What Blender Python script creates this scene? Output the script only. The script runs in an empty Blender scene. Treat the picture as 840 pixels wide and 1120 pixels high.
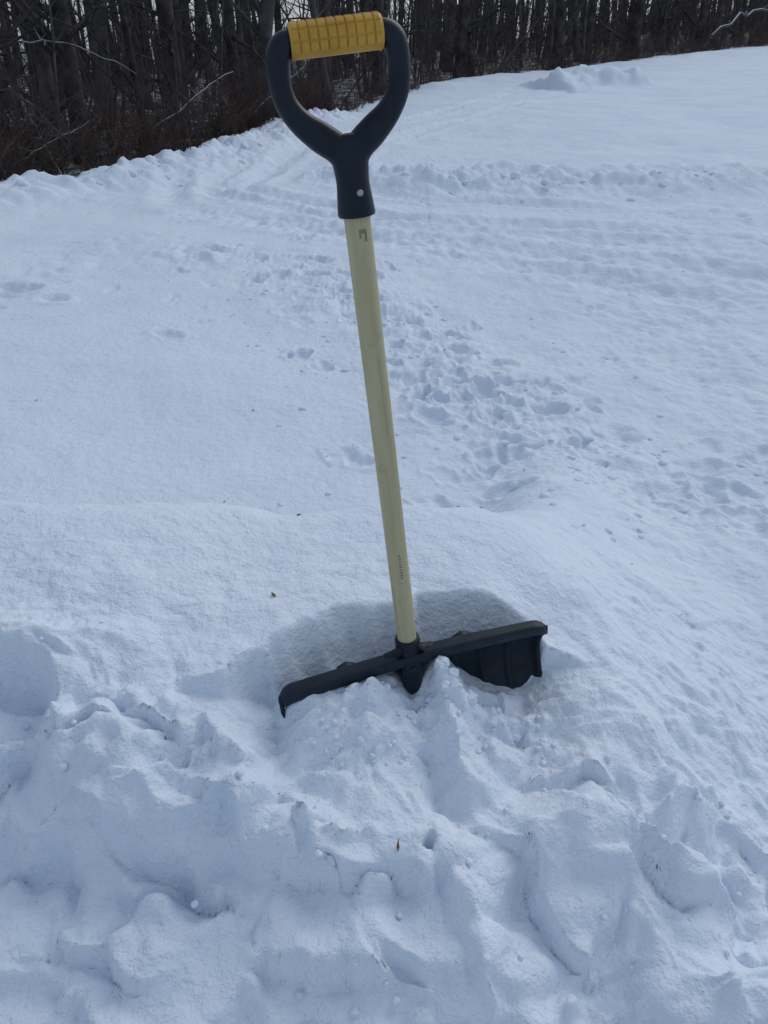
import bpy, math, numpy as np, random
from mathutils import Vector, Matrix
rng=np.random.default_rng(7); random.seed(7)
S=bpy.context.scene
S.view_settings.view_transform='Standard'; S.view_settings.look='None'; S.view_settings.exposure=0
rad=math.radians

# ---------------------------------------------------------------- noise
_perm=rng.permutation(256); _perm=np.concatenate([_perm,_perm,_perm]).astype(np.int32)
_ang=rng.random(256)*2*np.pi; _gx=np.cos(_ang); _gy=np.sin(_ang)
def pn(x,y):
    xi=np.floor(x).astype(np.int64); yi=np.floor(y).astype(np.int64)
    xf=x-xi; yf=y-yi; xi&=255; yi&=255
    u=xf*xf*xf*(xf*(xf*6-15)+10); v=yf*yf*yf*(yf*(yf*6-15)+10)
    x1=(xi+1)&255; y1=(yi+1)&255
    def g(a,b,fx,fy):
        h=_perm[_perm[a]+b]; return _gx[h]*fx+_gy[h]*fy
    n00=g(xi,yi,xf,yf); n10=g(x1,yi,xf-1,yf); n01=g(xi,y1,xf,yf-1); n11=g(x1,y1,xf-1,yf-1)
    a=n00+u*(n10-n00); b=n01+u*(n11-n01)
    return (a+v*(b-a))*1.4
def fbm(x,y,o=4,g=.5):
    s=0;a=1
    for i in range(o):
        s=s+a*pn(x+17.3*i,y-9.1*i); x=x*2.03;y=y*2.03;a*=g
    return s
def billow(x,y,o=3,g=.5,soft=.06):
    s=0;a=1
    for i in range(o):
        s=s+a*np.sqrt(pn(x+31.3*i,y-19.1*i)**2+soft**2); x=x*2.07;y=y*2.07;a*=g
    return s
def ss(a,b,x):
    t=np.clip((x-a)/(b-a),0,1); return t*t*(3-2*t)
def pdist(X,Y,pts):
    best=np.full(X.shape,1e9); par=np.zeros(X.shape); n=len(pts)-1
    for i in range(n):
        ax,ay=pts[i]; bx,by=pts[i+1]; dx,dy=bx-ax,by-ay
        t=np.clip(((X-ax)*dx+(Y-ay)*dy)/(dx*dx+dy*dy),0,1)
        d=np.hypot(X-ax-t*dx,Y-ay-t*dy); m=d<best
        best=np.where(m,d,best); par=np.where(m,(i+t)/n,par)
    return best,par

# ---------------------------------------------------------------- mesh helpers
def mesh_np(name,V,F,mats=(),smooth=True,parent=None):
    V=np.asarray(V,dtype=np.float32); F=np.asarray(F,dtype=np.int32)
    me=bpy.data.meshes.new(name)
    me.vertices.add(len(V)); me.vertices.foreach_set('co',V.ravel())
    k=F.shape[1]
    me.loops.add(F.size); me.loops.foreach_set('vertex_index',F.ravel())
    me.polygons.add(len(F)); me.polygons.foreach_set('loop_start',np.arange(len(F),dtype=np.int32)*k)
    me.polygons.foreach_set('use_smooth',np.full(len(F),smooth))
    me.update(calc_edges=True)
    for m in mats: me.materials.append(m)
    ob=bpy.data.objects.new(name,me); S.collection.objects.link(ob)
    if parent: ob.parent=parent
    return ob
def tubes(P,R,sides,caps=False):
    P=np.asarray(P,float); R=np.asarray(R,float); n,k,_=P.shape
    d=P[:,-1]-P[:,0]; d/=np.linalg.norm(d,axis=1,keepdims=True)+1e-9
    ref=np.where(np.abs(d[:,0:1])>.8,np.array([[0,1.,0]]),np.array([[1.,0,0]]))
    a=np.cross(d,ref); a/=np.linalg.norm(a,axis=1,keepdims=True); b=np.cross(d,a)
    th=np.arange(sides)*2*np.pi/sides
    off=np.cos(th)[None,:,None]*a[:,None,:]+np.sin(th)[None,:,None]*b[:,None,:]
    V=P[:,:,None,:]+R[:,:,None,None]*off[:,None,:,:]
    idx=np.arange(n*k*sides).reshape(n,k,sides); nx=np.roll(idx,-1,axis=2)
    F=np.stack([idx[:,:-1],nx[:,:-1],nx[:,1:],idx[:,1:]],axis=-1).reshape(-1,4)
    return V.reshape(-1,3),F
def merge(parts):
    Vs=[];Fs=[];o=0
    for V,F in parts:
        Vs.append(V);Fs.append(F+o);o+=len(V)
    return np.concatenate(Vs),np.concatenate(Fs)

# ---------------------------------------------------------------- materials
def mat(name):
    m=bpy.data.materials.new(name); m.use_nodes=True
    nt=m.node_tree; return m,nt,nt.nodes['Principled BSDF']
def noise(nt,scale,detail=4,rough=.5,coord='Object'):
    tc=nt.nodes.new('ShaderNodeTexCoord'); n=nt.nodes.new('ShaderNodeTexNoise')
    n.inputs['Scale'].default_value=scale; n.inputs['Detail'].default_value=detail; n.inputs['Roughness'].default_value=rough
    nt.links.new(tc.outputs[coord],n.inputs['Vector']); return n
def ramp(nt,src,stops):
    r=nt.nodes.new('ShaderNodeValToRGB'); e=r.color_ramp.elements
    while len(e)<len(stops): e.new(.5)
    for i,(p,c) in enumerate(stops): e[i].position=p; e[i].color=(*c,1)
    nt.links.new(src,r.inputs[0]); return r
def bump(nt,p,src,dist,strength=1,prev=None):
    b=nt.nodes.new('ShaderNodeBump'); b.inputs['Distance'].default_value=dist; b.inputs['Strength'].default_value=strength
    nt.links.new(src,b.inputs['Height'])
    if prev: nt.links.new(prev.outputs[0],b.inputs['Normal'])
    nt.links.new(b.outputs[0],p.inputs['Normal']); return b

def snow_mat(name,ground):
    m,nt,p=mat(name); L=nt.links
    n=noise(nt,1.3,3)
    r=ramp(nt,n.outputs[0],[(.3,(.67,.76,.87)),(.7,(.73,.81,.905))])
    col=r.outputs[0]
    if ground:
        n2=noise(nt,26,2,.5); sp=ramp(nt,n2.outputs[0],[(.775,(0,0,0)),(.80,(1,1,1))])
        mx=nt.nodes.new('ShaderNodeMix'); mx.data_type='RGBA'
        L.new(sp.outputs[0],mx.inputs[0]); L.new(col,mx.inputs[6]); mx.inputs[7].default_value=(.40,.36,.32,1)
        at=nt.nodes.new('ShaderNodeAttribute'); at.attribute_name='litter'
        n3=noise(nt,2.2,4,.65); ad=nt.nodes.new('ShaderNodeMath'); ad.operation='MULTIPLY_ADD'
        L.new(n3.outputs[0],ad.inputs[0]); ad.inputs[1].default_value=1.0; L.new(at.outputs['Fac'],ad.inputs[2])
        lr=ramp(nt,ad.outputs[0],[(.80,(0,0,0)),(1.0,(1,1,1))])
        n4=noise(nt,9,3); lc=ramp(nt,n4.outputs[0],[(.35,(.05,.04,.032)),(.7,(.17,.14,.115))])
        m2=nt.nodes.new('ShaderNodeMix'); m2.data_type='RGBA'
        L.new(lr.outputs[0],m2.inputs[0]); L.new(mx.outputs[2],m2.inputs[6]); L.new(lc.outputs[0],m2.inputs[7])
        col=m2.outputs[2]
    L.new(col,p.inputs['Base Color'])
    p.inputs['Roughness'].default_value=.8
    p.inputs['Specular IOR Level'].default_value=.12
    b=bump(nt,p,noise(nt,22,4,.62).outputs[0],.014)
    b=bump(nt,p,noise(nt,140,2,.65).outputs[0],.0022,1,b)
    return m
SNOW=snow_mat('snow',True); CR=snow_mat('snow_clod',False)

def plastic(name,c1,c2,rough=.45,spec=.3):
    m,nt,p=mat(name); n=noise(nt,35,5,.6)
    r=ramp(nt,n.outputs[0],[(.35,c1),(.7,c2)]); nt.links.new(r.outputs[0],p.inputs['Base Color'])
    rr=ramp(nt,noise(nt,14,4).outputs[0],[(.3,(rough-.08,)*3),(.7,(rough+.12,)*3)]); nt.links.new(rr.outputs[0],p.inputs['Roughness'])
    p.inputs['Specular IOR Level'].default_value=spec
    bump(nt,p,noise(nt,900,2).outputs[0],.0002)
    return m
PL=plastic('dark_plastic',(.003,.008,.016),(.007,.015,.026),.38,.27)
BL=plastic('blade_plastic',(.003,.009,.016),(.009,.020,.032),.38,.30)
YL=plastic('yellow_rubber',(.46,.25,.035),(.60,.34,.055),.55)
m,nt,p=mat('fibreglass')
tc=nt.nodes.new('ShaderNodeTexCoord'); mp=nt.nodes.new('ShaderNodeMapping'); mp.inputs['Scale'].default_value=(60,60,4)
nt.links.new(tc.outputs['Object'],mp.inputs[0]); n=nt.nodes.new('ShaderNodeTexNoise'); n.inputs['Scale'].default_value=1; n.inputs['Detail'].default_value=5
nt.links.new(mp.outputs[0],n.inputs['Vector'])
r=ramp(nt,n.outputs[0],[(.3,(.38,.34,.19)),(.7,(.50,.455,.28))])
n2=noise(nt,42,6,.7); r2=ramp(nt,n2.outputs[0],[(.58,(0,0,0)),(.72,(.6,.6,.6))])
mx=nt.nodes.new('ShaderNodeMix'); mx.data_type='RGBA'; nt.links.new(r2.outputs[0],mx.inputs[0]); nt.links.new(r.outputs[0],mx.inputs[6]); mx.inputs[7].default_value=(.25,.21,.12,1)
nt.links.new(mx.outputs[2],p.inputs['Base Color']); p.inputs['Roughness'].default_value=.5; p.inputs['Specular IOR Level'].default_value=.35
FG=m
m,nt,p=mat('ink'); p.inputs['Base Color'].default_value=(.22,.18,.11,1); p.inputs['Roughness'].default_value=.6; INK=m
m,nt,p=mat('steel'); p.inputs['Base Color'].default_value=(.35,.36,.37,1); p.inputs['Metallic'].default_value=.9; p.inputs['Roughness'].default_value=.45; STEEL=m
def bark(name,a,b,snow=0):
    m,nt,p=mat(name); n=noise(nt,3,4,.65); r=ramp(nt,n.outputs[0],[(.35,a),(.7,b)])
    nt.links.new(r.outputs[0],p.inputs['Base Color']); p.inputs['Roughness'].default_value=.95
    p.inputs['Specular IOR Level'].default_value=.1
    if snow:
        g=nt.nodes.new('ShaderNodeNewGeometry'); sx=nt.nodes.new('ShaderNodeSeparateXYZ'); nt.links.new(g.outputs['Normal'],sx.inputs[0])
        rr=ramp(nt,sx.outputs[2],[(.55,(0,0,0)),(.8,(1,1,1))])
        mx=nt.nodes.new('ShaderNodeMix'); mx.data_type='RGBA'; nt.links.new(rr.outputs[0],mx.inputs[0]); nt.links.new(r.outputs[0],mx.inputs[6]); mx.inputs[7].default_value=(.7,.75,.82,1)
        nt.links.new(mx.outputs[2],p.inputs['Base Color'])
    return m
BARK=bark('bark',(.040,.036,.037),(.12,.108,.105))
BARK2=bark('near_bark',(.024,.021,.021),(.085,.075,.072))
TWIG=bark('twig_bark',(.055,.040,.036),(.135,.102,.090))
DEAD=bark('dead_wood',(.07,.06,.052),(.15,.13,.115),1)
m,nt,p=mat('dry_leaf'); p.inputs['Base Color'].default_value=(.13,.075,.035,1); p.inputs['Roughness'].default_value=.8; LEAF=m

# ---------------------------------------------------------------- terrain grid
def axis(lo,hi,fine,growL,growR,maxL,maxR):
    a=[lo]
    while a[-1]<hi: a.append(a[-1]+fine)
    r=a[-1]; R=[]
    while r<maxR:
        st=max(fine,growR(r)); r+=st; R.append(r)
    l=lo; Lq=[]
    while l>maxL:
        st=max(fine,growL(l)); l-=st; Lq.append(l)
    return np.array(Lq[::-1]+a+R)
xs=axis(-.85,.85,.0050,lambda v:.011*(abs(v)-.4) if abs(v)<25 else .06*abs(v),lambda v:.011*(abs(v)-.4) if abs(v)<25 else .06*abs(v),-600,600)
ys=axis(.45,1.5,.0050,lambda v:.05*(.55-v)+.0055,lambda v:.0055*(v-.6) if v<42 else .05*v,-300,900)
X,Y=np.meshgrid(xs,ys)
print('grid',X.shape)

EDX=[-600,-30,-9,-6.5,-4.9,-3.6,-2.6,1.85,6.3,20.8,60,600]
EDY=[-5,6,9.0,9.5,10.3,12.6,16.0,29.3,33.8,47.8,85,300]
def edge(x): return np.interp(x,EDX,EDY)
far=ss(9,30,Y)
h=.028*np.maximum(0,np.minimum(Y,90)-11)*ss(9,16,Y)+.035*np.clip(X,-14,35)*far
h=h+.06*fbm(X*.35+3,Y*.35,3)*ss(2,6,Y)+.018*fbm(X*1.1,Y*1.1+5,3)+.004*fbm(X*6,Y*6,3)*ss(60,20,Y)
# bank
xw=X+.06*fbm(X*2.2,Y*2.2+9,3); yw=Y+.05*fbm(X*2.0+40,Y*2.0,3)
top=.13+.51*(1-ss(.16,1.15,xw))
top=top+.055*ss(-.1,-.7,X)
crest=1.44+.04*np.sin(X*3)+.03*fbm(X*1.7+2,0*X,2)
front=np.where(yw<1.0,1-np.clip((1.0-yw),0,2)*.86,1.0)
front=np.clip(front,0,1)
front=front+.05*ss(1.0,1.4,yw)
backw=np.where(X<.1,.75,.75+1.3*ss(.1,.9,X))
back=1-ss(0,1,(yw-crest)/backw)
prof=np.minimum(front,1.06)*back
bank=top*prof*ss(-9,-4,X)
h=h+bank
bm=np.clip(prof*1.3,0,1)*ss(1.45,1.0,Y)*ss(1.4,.6,X)
lb=.08*ss(-.2,-.6,X)
bm2=ss(1.02+lb,.80+lb,yw)*ss(0.0,.35,Y)*ss(1.6,.7,np.abs(X))
wx=X+.05*fbm(X*5,Y*5,3); wy=Y+.05*fbm(X*5+70,Y*5,3)
calm=ss(-.35,.40,fbm(X*2.6+11,Y*2.6+4,2))
h=h+bm2*(.105*(billow(wx*3.8,wy*4.4,3,.45,.04)-.35))
h=h+bm2*(.040*(billow(wx*10,wy*10+7,3,.5,.04)-.35))*(.25+.75*calm)
h=h+bm2*.055*fbm(X*3.0,Y*3.0+50,3,.45)
# rounded bulge of the pile at the near left
h=h+.075*np.exp(-(((X+.36)/.24)**2+((Y-.72)/.17)**2))*ss(.0,.3,Y)+.04*np.exp(-(((X-.12)/.2)**2+((Y-.74)/.10)**2))
h=h+bm*(.014*fbm(X*7,Y*7+20,4)+.009*(billow(wx*24,wy*24,2)-.3)*calm)
rm=ss(.25,.7,X)*ss(2.2,1.2,Y)*ss(-.2,.3,Y)*ss(3,1.6,X)
h=h+rm*(.045*(billow(wx*5+8,wy*5,3)-.35)+.016*billow(wx*17,wy*17,2))
# shelf: broken, stepped snow
tz=h/.085+1.1*fbm(X*2.1+5,Y*2.1+3,4); fr_t=tz-np.floor(tz); step=(ss(.0,.30,fr_t)-fr_t)*.085
h=h+step*bm2*.78*(.25+.75*ss(-.3,.3,fbm(X*1.9+31,Y*1.9,2)))
# ledges
jx=X+.022*fbm(X*9,Y*9,4); jy=Y+.022*fbm(X*9+33,Y*9,4)
def ledge(pts,depth,w,lip=.25,soft=.012):
    pts=np.array(pts); x0,x1=pts[:,0].min()-.25,pts[:,0].max()+.25; y0,y1=pts[:,1].min()-.25,pts[:,1].max()+.25
    i0,i1=np.searchsorted(xs,[x0,x1]); j0,j1=np.searchsorted(ys,[y0,y1]); sl=(slice(j0,j1),slice(i0,i1))
    a=jx[sl];b=jy[sl]; d,par=pdist(a,b,pts)
    o=np.argsort(pts[:,0]); yl=np.interp(a,pts[o,0],pts[o,1])
    sd=np.where(b<yl,d,-d); k=ss(-soft*.3,soft,sd)
    tp=np.sin(np.pi*np.clip(par*.94+.03,0,1))**.6
    h[sl]+=tp*(-depth*k*np.exp(-d/w)+(1-k)*lip*depth*np.exp(-d/(w*1.5)))
ledge([(-.95,1.03),(-.80,1.03),(-.70,1.01),(-.62,.965),(-.575,.90),(-.57,.84)],.12,.10,.2,.035)
ledge([(-.80,.80),(-.654,.80),(-.58,.845)],.075,.045)
ledge([(-.46,.74),(-.413,.716),(-.324,.675),(-.216,.621)],.08,.035)
ledge([(-.17,.665),(-.148,.682),(-.13,.705)],.05,.022)
ledge([(.15,.755),(.226,.722),(.266,.682),(.289,.631),(.33,.60)],.065,.045)
ledge([(.19,.868),(.26,.875),(.35,.851),(.39,.84)],.065,.03)
ledge([(-.50,.58),(-.406,.566),(-.33,.56)],.055,.03)
ledge([(-.47,.92),(-.38,.87),(-.33,.82)],.045,.035)
ledge([(.05,.85),(.12,.83),(.17,.80)],.03,.025)
ledge([(.42,.74),(.5,.70),(.58,.69)],.04,.04)
ledge([(-.35,.80),(-.28,.79),(-.22,.76)],.04,.03)
ledge([(-.60,.70),(-.54,.68),(-.48,.66)],.055,.03)
d=np.hypot((X-.07),(Y-.696)*1.2); h-=.05*np.exp(-(d/.011)**4)
# ---- around shovel blade
X0,Y0,Z0=.044,1.035,.666; PHI=rad(12); cp,sp=math.cos(PHI),math.sin(PHI)
def prof_y(q):
    c=.10; R=.085
    return .055-(q-c)**2/(2*R)*np.where(q<c,1,.75)
s=(X-X0)*cp+(Y-Y0)*sp; nn=-(X-X0)*sp+(Y-Y0)*cp
near=(np.abs(s)<.6)&(np.abs(nn)<.6)
w=ss(.36,.17,np.hypot(s*.75,nn))
behind=.655+.02*ss(.1,-.2,s)-.15*ss(.16,.42,s)+.03*ss(.05,.3,nn)+.006*fbm(X*12,Y*12,3)
sn=s+.014*fbm(X*11,Y*11,3); nj=nn+.016*fbm(X*11+5,Y*11,3)
arc=np.sqrt(np.clip(1-((sn+.025)/.25)**2,0,1))
lens=.020+.092*arc
inh=ss(lens+.016,lens-.045,nj)*ss(-.275,-.235,sn)*ss(.30,.25,sn)
behind=behind-inh*(.125+.025*fbm(X*14,Y*14,2))
rimz=Z0-.030+s*.154
# keep the pocket directly behind the exposed right half open
cap=rimz-.175+2.2*np.maximum(0,nn-.050-.012*arc)**1.0+5*np.maximum(0,s-.278)+3.0*np.maximum(0,.055-s)
soft=.012; behind=np.where(behind>cap+soft,cap+soft*.5,np.where(behind<cap-soft,behind,(behind+cap)/2-((behind-cap)**2)/(4*soft)-soft/4+soft*0.25*((behind-cap)/soft+1)))
fs=[-.34,-.285,-.258,-.225,-.16,-.09,-.03,.0,.03,.050,.080,.105,.14,.19,.24,.27,.30,.36]
fz=[.58,.53,.520,.572,.610,.618,.596,.564,.590,.625,.600,.560,.528,.503,.494,.500,.508,.49]
fr=np.interp(s,fs,fz)
slope=.34-.12*ss(-.05,.28,s)*ss(-.18,-.02,nn)
fr=fr-slope*np.clip(-nn-.02,0,.5)
def heap(cs,cn,rs,rn,H):
    global fr
    q=np.hypot((s-cs)/rs,(nn-cn)/rn)+.28*fbm(X*14+cs*50,Y*14,3); fr=fr+H*(1-ss(.15,1.2,q))
heap(.058,-.045,.032,.030,.018); heap(.085,-.080,.045,.032,.036); heap(.155,-.090,.042,.032,.036); heap(.225,-.090,.036,.030,.030); heap(.0,-.085,.05,.03,.02); heap(-.09,-.06,.05,.03,.018); heap(.13,-.160,.055,.035,.032); heap(-.18,-.07,.05,.03,.016); heap(.03,-.14,.055,.035,.028); heap(-.08,-.13,.06,.035,.024); heap(.21,-.15,.05,.035,.028)
fr=fr+.032*(billow(wx*14+3,wy*14,3,.5,.04)-.35)*ss(.0,-.03,nn)
q_=np.clip(rimz-fr,0.004,.26); yb=prof_y(q_)-.014
st=ss(yb-.003,yb+.008,nn); tgt=fr*(1-st)+behind*st
h=np.where(near,h*(1-w)+tgt*w,h)

# ---- footprints / trampled trail
tr=[(1.9,1.9),(1.1,2.5),(.75,3.2),(.35,4.1),(0,5.2),(-.7,6.3),(-1.7,6.9)]
d,_=pdist(X,Y,tr); tm=np.exp(-(d/.5)**2)
d2,_=pdist(X,Y,[(2.6,2.6),(2.0,4.2),(2.2,6.5),(4,9)]); tm=np.maximum(tm,.75*np.exp(-(d2/1.2)**2))
d3,_=pdist(X,Y,[(-3.6,5.6),(-2.8,6.3),(-2.4,7.4)]); tm=np.maximum(tm,.9*np.exp(-(d3/.28)**2))
tm=tm*ss(1.6,2.2,Y)*(.5+.5*ss(-.3,.4,fbm(X*1.2+4,Y*1.2,2)))
h=h+tm*(.060*(billow(X*3.6+2,Y*3.6,4,.5)-.35)+.016*(billow(X*13,Y*13,2)-.3))
def stamp(cx,cy,rx,ry,dep,ang):
    R=max(rx,ry)*2.2
    i0,i1=np.searchsorted(xs,[cx-R,cx+R]); j0,j1=np.searchsorted(ys,[cy-R,cy+R])
    if i1-i0<2 or j1-j0<2: return
    sl=(slice(j0,j1),slice(i0,i1)); a=X[sl]-cx; b=Y[sl]-cy
    a=a+.05*pn(X[sl]*13,Y[sl]*13); b=b+.05*pn(X[sl]*13+9,Y[sl]*13)
    u=(a*math.cos(ang)+b*math.sin(ang))/rx; v=(-a*math.sin(ang)+b*math.cos(ang))/ry
    q=np.hypot(u,v); h[sl]+=-dep*(1-ss(.4,1.15,q))+.35*dep*np.exp(-((q-1.3)/.25)**2)
tra=np.array(tr)
for i in range(130):
    k=random.random()*(len(tr)-1); a=int(k); f=k-a
    cx=tra[a,0]*(1-f)+tra[a+1,0]*f+random.gauss(0,.36); cy=tra[a,1]*(1-f)+tra[a+1,1]*f+random.gauss(0,.36)
    if cy<2.1: continue
    stamp(cx,cy,.045+random.random()*.035,.08+random.random()*.06,.012+.026*random.random(),random.uniform(-1,1)+.5)
for i in range(150):
    cx=random.uniform(-4,7); cy=random.uniform(2.6,10)
    if cx<-.2 and cy<5: continue
    stamp(cx,cy,.05,.10,.006+.014*random.random(),random.uniform(-1.4,1.4))
stamp(-1.42,4.75,.06,.12,.028,1.2); stamp(-2.9,5.9,.10,.2,.05,1.3); stamp(-2.5,5.6,.08,.15,.035,1.0)
for pts,dd in (([(9,7.0),(4,7.6),(0,8.8),(-2,11),(-1.5,15),(3,24),(9,31)],.055),([(9,8.3),(4,8.9),(.5,10.0),(-.9,11.6),(-.3,15),(4.3,23.5),(10.5,30)],.055),
               ([(8,5.2),(3.5,6.0),(0,7.6),(-2.6,9.6),(-3.1,12)],.042),([(9,6.1),(4,6.8),(0,8.2),(-2.3,10.6),(-2.4,14)],.038),([(7,3.6),(3.5,4.8),(0.6,6.9),(-2.2,9.0)],.030)):
    d,_=pdist(X,Y,pts); d=d+.03*pn(X*2,Y*2)
    brk=.6+.4*ss(-.3,.3,pn(X*.7+3,Y*.7))
    h+=brk*(-dd*np.exp(-(d/.16)**2)+dd*.6*np.exp(-((d-.30)/.10)**2))
    h+=.018*pn(X*9,Y*9)*np.exp(-(d/.4)**2)
def berm(pts,H,wd,seed,lump=.6,fr_=2.4):
    global h
    d,par=pdist(X,Y,pts); d=d+.16*fbm(X*1.3+seed,Y*1.3,3)
    m=np.exp(-(d/wd)**2)
    ends=ss(0,.06,par)*ss(1,.9,par)
    h=h+ends*m*H*(.5+lump*billow(X*fr_+seed,Y*fr_,3,.5,.06)+.45*pn(X*.8+seed,Y*.8))
berm([(-.9,12.6),(-.1,11.6),(.8,10.9),(2.7,10.7),(5.1,10.8),(9,10.2),(14,9)],.20,.55,3,.8,2.4)
berm([(1.2,12.4),(3,11.9),(5.5,12.0),(10,11.6)],.12,.35,13,.9)
berm([(-16,6.8),(-9,8.0),(-6.3,8.8),(-4.7,9.6),(-3.4,11.9),(-2.6,14.2),(-1.9,17.5),(-.6,21.5)],.24,.6,23,.9,2.3)
berm([(1.2,27.8),(3,30.4),(6.3,32.8),(12,38),(21,46.6)],.15,.8,33,.4,1)
berm([(4.8,26.0),(6.4,26.8),(8.2,27.2)],.50,.9,43,.6,1.2)
h=h+.015*(billow(X*2.3+5,Y*2.3,4,.6)-.3)*ss(2.0,3.2,Y)*ss(40,12,Y)*ss(-1.6,.6,X+.25*(Y-4))
dy=-bm2*.035*fbm(X*7+3,Y*7,2); dx=bm2*.03*fbm(X*7+60,Y*7,2)
fade=1-np.where(near,w,0)
Xd=X+dx*fade; Yd=Y+dy*fade
def hgt(x,y):
    i=min(max(np.searchsorted(xs,x),1),len(xs)-1); j=min(max(np.searchsorted(ys,y),1),len(ys)-1)
    fx=(x-xs[i-1])/(xs[i]-xs[i-1]); fy=(y-ys[j-1])/(ys[j]-ys[j-1])
    return (h[j-1,i-1]*(1-fx)+h[j-1,i]*fx)*(1-fy)+(h[j,i-1]*(1-fx)+h[j,i]*fx)*fy
def hgtv(x,y):
    i=np.clip(np.searchsorted(xs,x),1,len(xs)-1); j=np.clip(np.searchsorted(ys,y),1,len(ys)-1); return h[j,i]
V=np.stack([Xd,Yd,h],-1).reshape(-1,3)
ny,nx_=X.shape; idx=np.arange(ny*nx_).reshape(ny,nx_)
F=np.stack([idx[:-1,:-1],idx[:-1,1:],idx[1:,1:],idx[1:,:-1]],-1).reshape(-1,4)
g=mesh_np('snow_ground',V,F,[SNOW])
lit=ss(-.3,1.6,Y-edge(X))*.48*ss(400,120,Y)
at=g.data.attributes.new('litter','FLOAT','POINT'); at.data.foreach_set('value',lit.astype(np.float32).ravel())

# ---------------------------------------------------------------- shovel
A=Vector((-.106,0,.994)).normalized()
Wv=Vector((cp,sp,0)); Wv=(Wv-A*Wv.dot(A)).normalized(); Nv=Wv.cross(A)
if Nv.y>0: Nv=-Nv
M=Matrix.Identity(4)
for i in range(3):
    M[i][0]=Wv[i]; M[i][1]=-Nv[i]; M[i][2]=A[i]
M[0][3],M[1][3],M[2][3]=X0,Y0,Z0
shovel=bpy.data.objects.new('snow_shovel',None); S.collection.objects.link(shovel); shovel.matrix_world=M; shovel.empty_display_size=.1

def ell(pts,sides=20):
    P=[Vector(q[:3]) for q in pts]; V=[];F=[]
    for i,q in enumerate(pts):
        a=P[max(i-1,0)]; b=P[min(i+1,len(P)-1)]; d=(b-a).normalized()
        dep=Vector((0,1,0)); dep=(dep-d*dep.dot(d)).normalized(); sd=d.cross(dep)
        for k in range(sides):
            t=2*math.pi*k/sides; V.append(P[i]+sd*math.cos(t)*q[3]+dep*math.sin(t)*q[4])
    n=len(pts)
    for i in range(n-1):
        for k in range(sides):
            F.append((i*sides+k,i*sides+(k+1)%sides,(i+1)*sides+(k+1)%sides,(i+1)*sides+k))
    c0=len(V);V.append(P[0]);c1=len(V);V.append(P[-1])
    for k in range(sides):
        F.append((c0,(k+1)%sides,k)); o=(n-1)*sides; F.append((c1,o+k,o+(k+1)%sides))
    return V,F
def pymesh(name,parts,mats,parent=shovel,smooth=True):
    V=[];F=[]
    for v,f in parts:
        o=len(V); V+= [tuple(q) for q in v]; F+=[tuple(i+o for i in q) for q in f]
    me=bpy.data.meshes.new(name); me.from_pydata(V,[],F); me.update()
    for m in mats: me.materials.append(m)
    for q in me.polygons: q.use_smooth=smooth
    ob=bpy.data.objects.new(name,me); S.collection.objects.link(ob); ob.parent=parent
    return ob
def remesh(ob,vs=.0016,it=5):
    r=ob.modifiers.new('r','REMESH'); r.mode='VOXEL'; r.voxel_size=vs; r.use_smooth_shade=True
    s_=ob.modifiers.new('s','SMOOTH'); s_.factor=.5; s_.iterations=it
def smoothpath(ctrl,n=40):
    c=np.array(ctrl,float); T=np.linspace(0,len(c)-1,n); out=[]
    for q in T:
        i=min(int(q),len(c)-2); f=q-i; p0=c[max(i-1,0)];p1=c[i];p2=c[i+1];p3=c[min(i+2,len(c)-1)]
        out.append(.5*((2*p1)+(-p0+p2)*f+(2*p0-5*p1+4*p2-p3)*f*f+(-p0+3*p1-3*p2+p3)*f**3))
    return [tuple(o) for o in out]
shaft=pymesh('shaft',[ell([(0,0,-.06,.0176,.0176)]+[(0,0,-.06+.87*i/30,.0176,.0176) for i in range(1,31)],32)],[FG])
arms=[]
for sgn in (-1,1):
    arms.append(ell(smoothpath([(sgn*.045,0,.953,.012,.012),(sgn*.062,0,.951,.0145,.0145),(sgn*.0715,0,.938,.015,.015),(sgn*.0735,0,.912,.0138,.014),(sgn*.069,0,.889,.0140,.014),
        (sgn*.055,0,.868,.0155,.0145),(sgn*.034,0,.850,.0185,.0155),(sgn*.014,0,.834,.0185,.017),(0,0,.815,.019,.018)],50)))
arms.append(ell(smoothpath([(0,0,.850,.012,.012),(0,0,.835,.024,.016),(0,0,.818,.0235,.019),(0,0,.795,.0215,.020),(0,0,.775,.0232,.0225),(0,0,.757,.0250,.0250),(0,0,.753,.0247,.0247)],24),28))
arms.append(ell([(-.055,0,.952,.011,.011),(.055,0,.952,.011,.011)]))
hd=pymesh('d_handle',arms,[PL]); remesh(hd,.0014,6)
V=[];F=[];nxs,nth=240,108
HWG=.0555
for i in range(nxs+1):
    x=-HWG+2*HWG*i/nxs
    for k in range(nth):
        t=2*math.pi*k/nth
        px=abs(math.sin(math.pi*(x+HWG)/.0111)); pt=abs(math.sin(t*4.5+.35))
        grip=min(1,px*2.6)*min(1,pt*2.8); grip=grip*grip*(3-2*grip)
        up=1 if math.sin(t)>-.60 else 0
        ed=1-max(0,(abs(x)-HWG+.004)/.004)*.12
        r0=(.0172+.0026*grip*up+.0006*(1-up))*ed
        if abs(x)>HWG-.0035: r0=.0194*ed
        V.append((x,-math.cos(t)*r0*.98,.953+math.sin(t)*r0*(1.0 if math.sin(t)>0 else 1.08)))
for i in range(nxs):
    for k in range(nth): F.append((i*nth+k,i*nth+(k+1)%nth,(i+1)*nth+(k+1)%nth,(i+1)*nth+k))
F.append(tuple(range(nth))); F.append(tuple(nxs*nth+k for k in range(nth))[::-1])
pymesh('yellow_grip_sleeve',[(V,F)],[YL])
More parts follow.
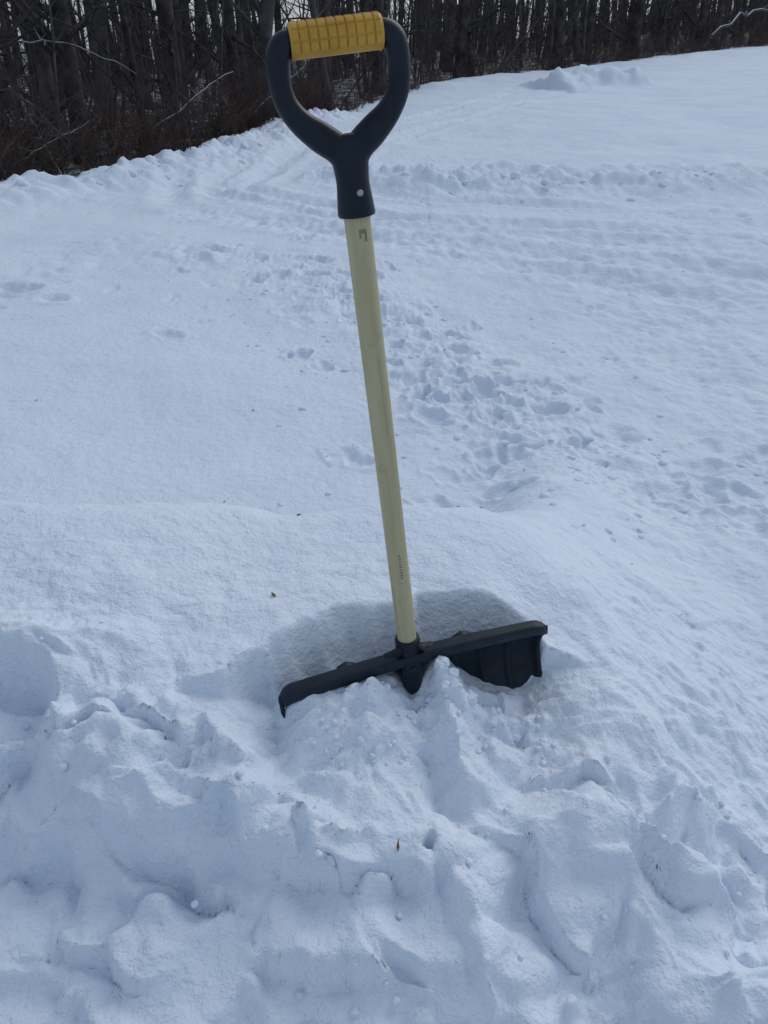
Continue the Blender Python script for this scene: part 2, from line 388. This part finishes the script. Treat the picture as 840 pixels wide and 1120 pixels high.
def disc(c,r,dpt,n=20):
    V=[];F=[]
    for j,(rr,yy) in enumerate([(r,0),(r,-dpt*.6),(r*.75,-dpt),(0.0001,-dpt)]):
        for k in range(n):
            t=2*math.pi*k/n; V.append((c[0]+math.cos(t)*rr,c[1]+yy,c[2]+math.sin(t)*rr))
    for j in range(3):
        for k in range(n): F.append((j*n+k,j*n+(k+1)%n,(j+1)*n+(k+1)%n,(j+1)*n+k))
    return V,F
pymesh('handle_rivet',[disc((.004,-.0218,.783),.0042,.002)],[STEEL])
def decal(z0,z1,t0,t1,r=.01778):
    V=[];F=[];n=6
    for z in (z0,z1):
        for k in range(n+1):
            t=t0+(t1-t0)*k/n; V.append((math.sin(t)*r,-math.cos(t)*r,z))
    for k in range(n): F.append((k,k+1,n+1+k+1,n+1+k))
    return V,F
marks=[decal(.733,.738,-.15,.45),decal(.722,.733,.25,.45),decal(.727,.733,-.15,.0)]
for i in range(30):
    z=.56-.0042*i; marks.append(decal(z,z+.0012,.20,.32))
for i in range(9):
    z=.21-.006*i; marks.append(decal(z,z+.003,-.1+.02*random.random(),.10+.12*random.random()))
pymesh('shaft_print',marks,[INK])
# blade -----------------------------------------------------------
HW0,HW1=-.252,.268
def roll(x): return .050*x-.006
rows,cols=56,130; V=[];F=[]
for j in range(rows+1):
    q=.002+.27*j/rows
    for i in range(cols+1):
        u=i/cols; sx=HW0+(HW1-HW0)*u
        e=min(sx-HW0,HW1-sx)
        y=float(prof_y(q))
        for rc in (-.20,-.12,.095,.15,.205):
            y+=-.006*math.exp(-((sx-rc)/.005)**2)*min(1,q/.03)
        y-=.018*max(0,1-e/.018)**1.6*min(1,q/.02)
        V.append((sx,y-.014,-.026-q+.012*(1-(2*u-1)**2)+roll(sx)))
for j in range(rows):
    for i in range(cols):
        a=j*(cols+1)+i; F.append((a,a+1,a+cols+2,a+cols+1))
bl=pymesh('blade',[(V,F)],[BL]); so=bl.modifiers.new('s','SOLIDIFY'); so.thickness=.006; so.offset=0
rimpts=[]
for i in range(61):
    u=i/60; sx=HW0+(HW1-HW0)*u; e=min(sx-HW0,HW1-sx); k=min(1,.40+e/.02)
    ry=(.0185-.0065*u)*k
    rimpts.append((sx,-.012-.001*math.sin(u*9),-.024+.012*(1-(2*u-1)**2)-.010*max(0,1-e/.03)**2+roll(sx),.0062*k,ry))
V,F=[],[]
sides=20
for q in rimpts:
    for k in range(sides):
        t=2*math.pi*k/sides; c,s2=math.cos(t),math.sin(t)
        c=math.copysign(abs(c)**.6,c); s2=math.copysign(abs(s2)**.6,s2)
        V.append((q[0],q[1]+c*q[4],q[2]+s2*q[3]))
for i in range(60):
    for k in range(sides): F.append((i*sides+k,i*sides+(k+1)%sides,(i+1)*sides+(k+1)%sides,(i+1)*sides+k))
F.append(tuple(range(sides))[::-1]); F.append(tuple(60*sides+k for k in range(sides)))
parts=[(V,F)]
V,F=[],[]
for i in range(61):
    q=rimpts[i]
    for k in range(12):
        t=2*math.pi*k/12; V.append((q[0],q[1]-q[4]+.002+math.cos(t)*.0028,q[2]-.006+math.sin(t)*.0095))
for i in range(60):
    for k in range(12): F.append((i*12+k,i*12+(k+1)%12,(i+1)*12+(k+1)%12,(i+1)*12+k))
parts.append((V,F))
for rx in (-.12,.105):
    z=roll(rx); parts.append(ell([(rx-.016,.004,-.020+z,.004,.010),(rx,.007,-.015+z,.005,.011),(rx+.016,.004,-.018+z,.004,.010)],12))
zl=roll(HW0)
parts.append(ell([(HW0+.003,-.020,-.03+zl,.004,.006),(HW0+.002,-.022,-.06+zl,.004,.006),(HW0+.006,-.018,-.095+zl,.003,.004)],12))
pymesh('blade_rim',parts,[BL])
sk=[ell([(0,0,.016,.0215,.0215),(0,0,.012,.0235,.0235),(0,0,-.005,.0235,.0235),(0,0,-.03,.026,.024),(0,0,-.05,.024,.022)],28),
    ell([(0,-.006,-.012,.0215,.018),(0,-.014,-.04,.0205,.018),(0,-.010,-.09,.0195,.022),(0,.008,-.14,.018,.02)],24),
    ell([(-.048,-.004,-.020,.006,.010),(0,-.004,-.014,.013,.016),(.048,-.004,-.016,.006,.010)],20),
    ell([(-.016,-.012,.004,.004,.012),(-.030,-.010,-.022,.003,.010)],12),ell([(.016,-.012,.004,.004,.012),(.030,-.010,-.018,.003,.010)],12)]
k=pymesh('blade_socket',sk,[PL]); remesh(k,.0013,3)
pymesh('socket_bolt',[disc((.0,-.0315,-.036),.0055,.004)],[BL])

# ---------------------------------------------------------------- snow crumbs (one mass)
import bmesh
def blob(c,r,sub=2,sq=(1,1,.8)):
    bm_=bmesh.new(); bmesh.ops.create_icosphere(bm_,subdivisions=sub,radius=1)
    o=random.random()*50
    co=np.array([v.co[:] for v in bm_.verts]); f=1+.28*pn(co[:,0]*1.6+o+co[:,2],co[:,1]*1.6+o)+.14*pn(co[:,0]*4+o,co[:,1]*4+co[:,2]*3)
    rot=np.array(Matrix.Rotation(random.random()*6,3,'Z')@Matrix.Rotation(random.random()*.5,3,'X'))
    V=(co*f[:,None]*np.array(sq)*r)@rot.T+np.array(c)
    Fq=np.array([[v.index for v in fc.verts] for fc in bm_.faces]); bm_.free(); return V,Fq
parts=[]
def loc(s_,n_): return X0+s_*cp-n_*sp, Y0+s_*sp+n_*cp
for (s_,n_,r) in [(.055,-.040,.015),(.074,-.052,.012),(.03,-.062,.011),(.14,-.10,.013),(.10,-.085,.014),(.19,-.11,.010),(-.05,-.045,.009),(.052,-.07,.012)]:
    x,y=loc(s_,n_); parts.append(blob((x,y,hgt(x,y)-r*.1),r,4,(1,.9,.7)))
for i in range(260):
    x=random.uniform(-.7,.9); y=random.uniform(.45,1.0); r=.0015+.006*random.random()**3
    parts.append(blob((x,y,hgt(x,y)-r*.1),r,3 if r>.004 else 2))
for i in range(120):
    x,y=loc(random.uniform(-.2,.25),random.uniform(-.18,-.04)); r=.0015+.006*random.random()**2
    parts.append(blob((x,y,hgt(x,y)+r*.1),r,2))
def along(pts,n,sx,sy,rmx):
    for i in range(n):
        k_=random.random()*(len(pts)-1); a=int(k_); f=k_-a; x=pts[a][0]*(1-f)+pts[a+1][0]*f+random.gauss(0,sx); y=pts[a][1]*(1-f)+pts[a+1][1]*f+random.gauss(0,sy)
        r=.012+rmx*random.random()**3; parts.append(blob((x,y,hgt(x,y)-r*.1),r,2,(1.2,1,.6)))
along([(0.8,10.9),(2.7,10.7),(5.1,10.8),(9,10.2)],150,.3,.45,.06)
along([(-9,8.0),(-6.3,8.8),(-4.7,9.6),(-3.4,11.9),(-2.6,14.2)],170,.35,.4,.08)
along([(1.9,2.3),(1.1,2.5),(.75,3.2),(.35,4.1),(0,5.2),(-.7,6.3)],200,.5,.4,.014)
V,F=merge(parts); mesh_np('snow_clods',V,F,[CR])

parts=[]
def chip(x,y,L,wd,a,lift=.3):
    z=hgt(x,y)+.002; c,s_=math.cos(a),math.sin(a)
    pts=np.array([(-L,0,0),(-L*.2,-wd,L*.1),(L,0,L*lift),(-L*.1,wd,L*.2)])
    R=np.array([[c,-s_,0],[s_,c,0],[0,0,1]]); return pts@R.T+np.array([x,y,z]),np.array([[0,1,2,3]])
parts.append(chip(.022,.704,.010,.0024,1.5,.8)); parts.append(chip(-.22,1.16,.009,.004,2.2)); parts.append(chip(-.20,1.47,.007,.004,.2))
for i in range(120):
    y=1.6+10*random.random()**1.5; x=random.uniform(-.5,.5)*y*1.1
    L=.003+.008*random.random()*(.5+y/5); parts.append(chip(x,y,L,L*random.uniform(.15,.5),random.random()*6))
V,F=merge(parts); mesh_np('leaf_litter_debris',V,F,[LEAF],smooth=False)

# ---------------------------------------------------------------- forest
def forest(n,depth_pow,rmin,rmax,hmin,hmax,xr,dmax):
    x=rng.uniform(xr[0],xr[1],n); y=edge(x)+.8+dmax*rng.random(n)**depth_pow
    r=rmin+(rmax-rmin)*rng.random(n)**2.2; H=hmin+(hmax-hmin)*rng.random(n)
    return x,y,r,H
def trunks(x,y,r,H,sides=7,K=9,lean=.05):
    n=len(x); t=np.linspace(0,1,K); P=np.zeros((n,K,3)); z0=hgtv(x,y)-.25
    lx=rng.normal(0,lean,n);ly=rng.normal(0,lean,n); ph=rng.random(n)*6
    P[:,:,0]=x[:,None]+lx[:,None]*t*H[:,None]+.02*H[:,None]*np.sin(t*5+ph[:,None])*t
    P[:,:,1]=y[:,None]+ly[:,None]*t*H[:,None]+.02*H[:,None]*np.cos(t*4+ph[:,None])*t
    P[:,:,2]=z0[:,None]+t*H[:,None]
    R=r[:,None]*(1-.85*t)*(1+.5*np.exp(-t*40)); return P,R
def branches(P,H,m,tmin,tmax,Lf,rf,R,up=.5,K=5):
    n=len(P); idx_=np.repeat(np.arange(n),m); N=n*m; t=rng.uniform(tmin,tmax,N); Kp=P.shape[1]
    q=t*(Kp-1); i=np.minimum(q.astype(int),Kp-2); f=(q-i)[:,None]
    base=P[idx_,i]*(1-f)+P[idx_,i+1]*f; rr=(R[idx_,i]*(1-f[:,0])+R[idx_,i+1]*f[:,0])*rf
    a=rng.random(N)*2*np.pi; L=Lf*H[idx_]*(1-.6*t)*rng.uniform(.4,1,N); e=rng.normal(up,.35,N)
    d=np.stack([np.cos(a),np.sin(a),e],-1); tt=np.linspace(0,1,K)
    Q=base[:,None,:]+d[:,None,:]*L[:,None,None]*tt[None,:,None]
    Q[:,:,2]+=rng.normal(.12,.2,N)[:,None]*L[:,None]*tt**2
    Q+=rng.normal(0,.035,(N,K,3))*L[:,None,None]*tt[None,:,None]
    RR=rr[:,None]*(1-.8*tt); return Q,RR,L
parts=[]
x,y,r,H=forest(850,.75,.05,.24,8,14,(-36,52),48)
P,R=trunks(x,y,r,H,7,9,.09); parts.append(tubes(P,R,7))
Q,RR,L=branches(P,H,9,.02,.95,.28,.34,R,K=4); parts.append(tubes(Q,RR,4))
Q2,RR2,_=branches(Q,L,3,.2,.95,.5,.5,RR,.3,4); parts.append(tubes(Q2,RR2,3))
x,y,r,H=forest(2400,1.0,.008,.035,1.6,6,(-30,50),30)
P,R=trunks(x,y,r,H,5,6,.28); parts.append(tubes(P,R,4))
Q,RR,L=branches(P,H,8,.08,.9,.36,.45,R,.4,4); parts.append(tubes(Q,RR,3))
V,F=merge(parts); mesh_np('bare_forest',V,F,[BARK]); print('forest',len(F))
parts=[]
def brush(n,xr,d0,d1,hm,stems,sub,pw=1.2):
    bx=rng.uniform(xr[0],xr[1],n); by=edge(bx)+d0+(d1-d0)*rng.random(n)**pw; bh=hm*rng.uniform(.4,1.3,n)
    N=n*stems; b=np.repeat(np.arange(n),stems); a=rng.random(N)*6.283; e=rng.uniform(.1,1.1,N); K=5; t=np.linspace(0,1,K)
    P=np.zeros((N,K,3)); H=bh[b]*rng.uniform(.5,1,N); z0=hgtv(bx,by)[b]-.05
    sx=rng.normal(0,.12,N); sy=rng.normal(0,.12,N)
    P[:,:,0]=(bx[b]+sx)[:,None]+(np.cos(a)*e*H)[:,None]*t**1.2; P[:,:,1]=(by[b]+sy)[:,None]+(np.sin(a)*e*H)[:,None]*t**1.2
    P[:,:,2]=z0[:,None]+H[:,None]*(t-.25*e[:,None]*t**2)
    P[:,1:]+=rng.normal(0,.04,(N,K-1,3))*H[:,None,None]
    R=(.004+.006*rng.random(N))[:,None]*(1-.7*t)
    parts.append(tubes(P,R,3))
    Q,RR,L=branches(P,H,sub,.2,.95,.4,.65,R,.5,4); parts.append(tubes(Q,RR,3))
brush(400,(-13,-1.5),.2,5,1.5,11,5)
brush(520,(-12,38),.5,9,1.5,9,4)
brush(300,(-2,24),.5,2.0,.7,8,4)
V,F=merge(parts); mesh_np('undergrowth_brush',V,F,[TWIG]); print('brush',len(F))
for (tx,ty,tr_,th) in [(-5.9,12.2,.11,11),(-5.0,13.6,.15,12),(-4.3,15.0,.07,10),(-3.9,16.0,.17,12),(-3.2,18.2,.13,12.5),(-1.6,23.5,.15,12),(-.2,27.0,.19,13),(2.9,32.8,.22,13),(7.4,36.5,.24,14),(11.8,41.5,.26,14),(16.5,46.0,.24,13)]:
    P,R=trunks(np.array([tx]),np.array([ty]),np.array([tr_]),np.array([float(th)]),14,14,.05)
    pp=[tubes(P,R,14)]; Q,RR,L=branches(P,np.array([float(th)]),26,.08,.97,.3,.32,R,.55,7); pp.append(tubes(Q,RR,6))
    Q2,RR2,L2=branches(Q,L,5,.2,.95,.5,.5,RR,.35,5); pp.append(tubes(Q2,RR2,4))
    Q3,RR3,_=branches(Q2,L2,3,.2,.95,.5,.6,RR2,.2,4); pp.append(tubes(Q3,RR3,3))
    V,F=merge(pp); mesh_np('bare_tree',V,F,[BARK2])
def fallen(p0,p1,r,sag=.0):
    p0=np.array(p0,float);p1=np.array(p1,float);K=12;t=np.linspace(0,1,K)[:,None]
    P=(p0*(1-t)+p1*t)+rng.normal(0,.012,(K,3))*np.linalg.norm(p1-p0); P[:,2]+=sag*np.sin(np.pi*t[:,0])
    P=P[None]; R=(r*(1-.6*t[:,0]))[None]; L=np.array([np.linalg.norm(p1-p0)])
    Q,RR,_=branches(P,L,7,.2,.95,.3,.5,R,.5,5)
    V,F=merge([tubes(P,R,8),tubes(Q,RR,5)]); mesh_np('fallen_branch',V,F,[DEAD])
fallen((-5.3,11.6,.2),(-4.2,11.9,.75),.018); fallen((-4.0,14.2,.4),(-2.7,15.4,1.3),.022); fallen((-5.6,13,1.7),(-3.9,13.6,1.3),.016,.15)
fallen((-2.7,17.4,.5),(-1.7,18.6,1.3),.022); fallen((-4.6,11.5,.1),(-5.0,11.8,.8),.012); fallen((-.9,20.5,1.8),(.0,21,2.15),.04,.2)
fallen((17,45.5,2.2),(22,47.5,2.9),.08,.8)

# ---------------------------------------------------------------- light: overcast
wd=bpy.data.worlds.new('World'); S.world=wd; wd.use_nodes=True; nt=wd.node_tree
bg=nt.nodes['Background']; sky=nt.nodes.new('ShaderNodeTexSky'); sky.sky_type='NISHITA'; sky.sun_disc=False
EL,AZ=rad(42),rad(38)
sky.sun_elevation=EL; sky.sun_rotation=AZ; sky.air_density=1.0; sky.dust_density=2.0; sky.ozone_density=1.5
hs=nt.nodes.new('ShaderNodeHueSaturation'); hs.inputs['Saturation'].default_value=.68
mx=nt.nodes.new('ShaderNodeMix'); mx.data_type='RGBA'; mx.inputs[0].default_value=.60
tc=nt.nodes.new('ShaderNodeTexCoord'); nz=nt.nodes.new('ShaderNodeTexNoise'); nz.inputs['Scale'].default_value=2.2; nz.inputs['Detail'].default_value=4
nt.links.new(tc.outputs['Generated'],nz.inputs['Vector']); cl=ramp(nt,nz.outputs[0],[(.3,(.565,.675,.86)),(.7,(.67,.775,.93))])
ml=nt.nodes.new('ShaderNodeMix'); ml.data_type='RGBA'; ml.blend_type='MULTIPLY'; ml.inputs[0].default_value=1; ml.inputs[7].default_value=(6.0,6.0,6.0,1)
nt.links.new(cl.outputs[0],ml.inputs[6])
nt.links.new(sky.outputs[0],hs.inputs['Color']); nt.links.new(hs.outputs[0],mx.inputs[6]); nt.links.new(ml.outputs[2],mx.inputs[7])
nt.links.new(mx.outputs[2],bg.inputs[0]); bg.inputs[1].default_value=.113
ld=bpy.data.lights.new('sun','SUN'); ld.energy=.80; ld.angle=rad(46); ld.color=(1,.98,.96)
lo=bpy.data.objects.new('sun',ld); S.collection.objects.link(lo)
dirv=Vector((math.sin(AZ)*math.cos(EL),math.cos(AZ)*math.cos(EL),math.sin(EL)))
lo.rotation_euler=dirv.to_track_quat('Z','Y').to_euler(); lo.location=(0,0,10)

cd=bpy.data.cameras.new('camera'); cam=bpy.data.objects.new('camera',cd); S.collection.objects.link(cam)
cam.location=(0,0,1.6); cam.rotation_euler=(rad(58),0,0); cd.sensor_fit='VERTICAL'; cd.sensor_height=36; cd.sensor_width=27; cd.lens=26
cd.clip_start=.02; cd.clip_end=3000
S.camera=cam
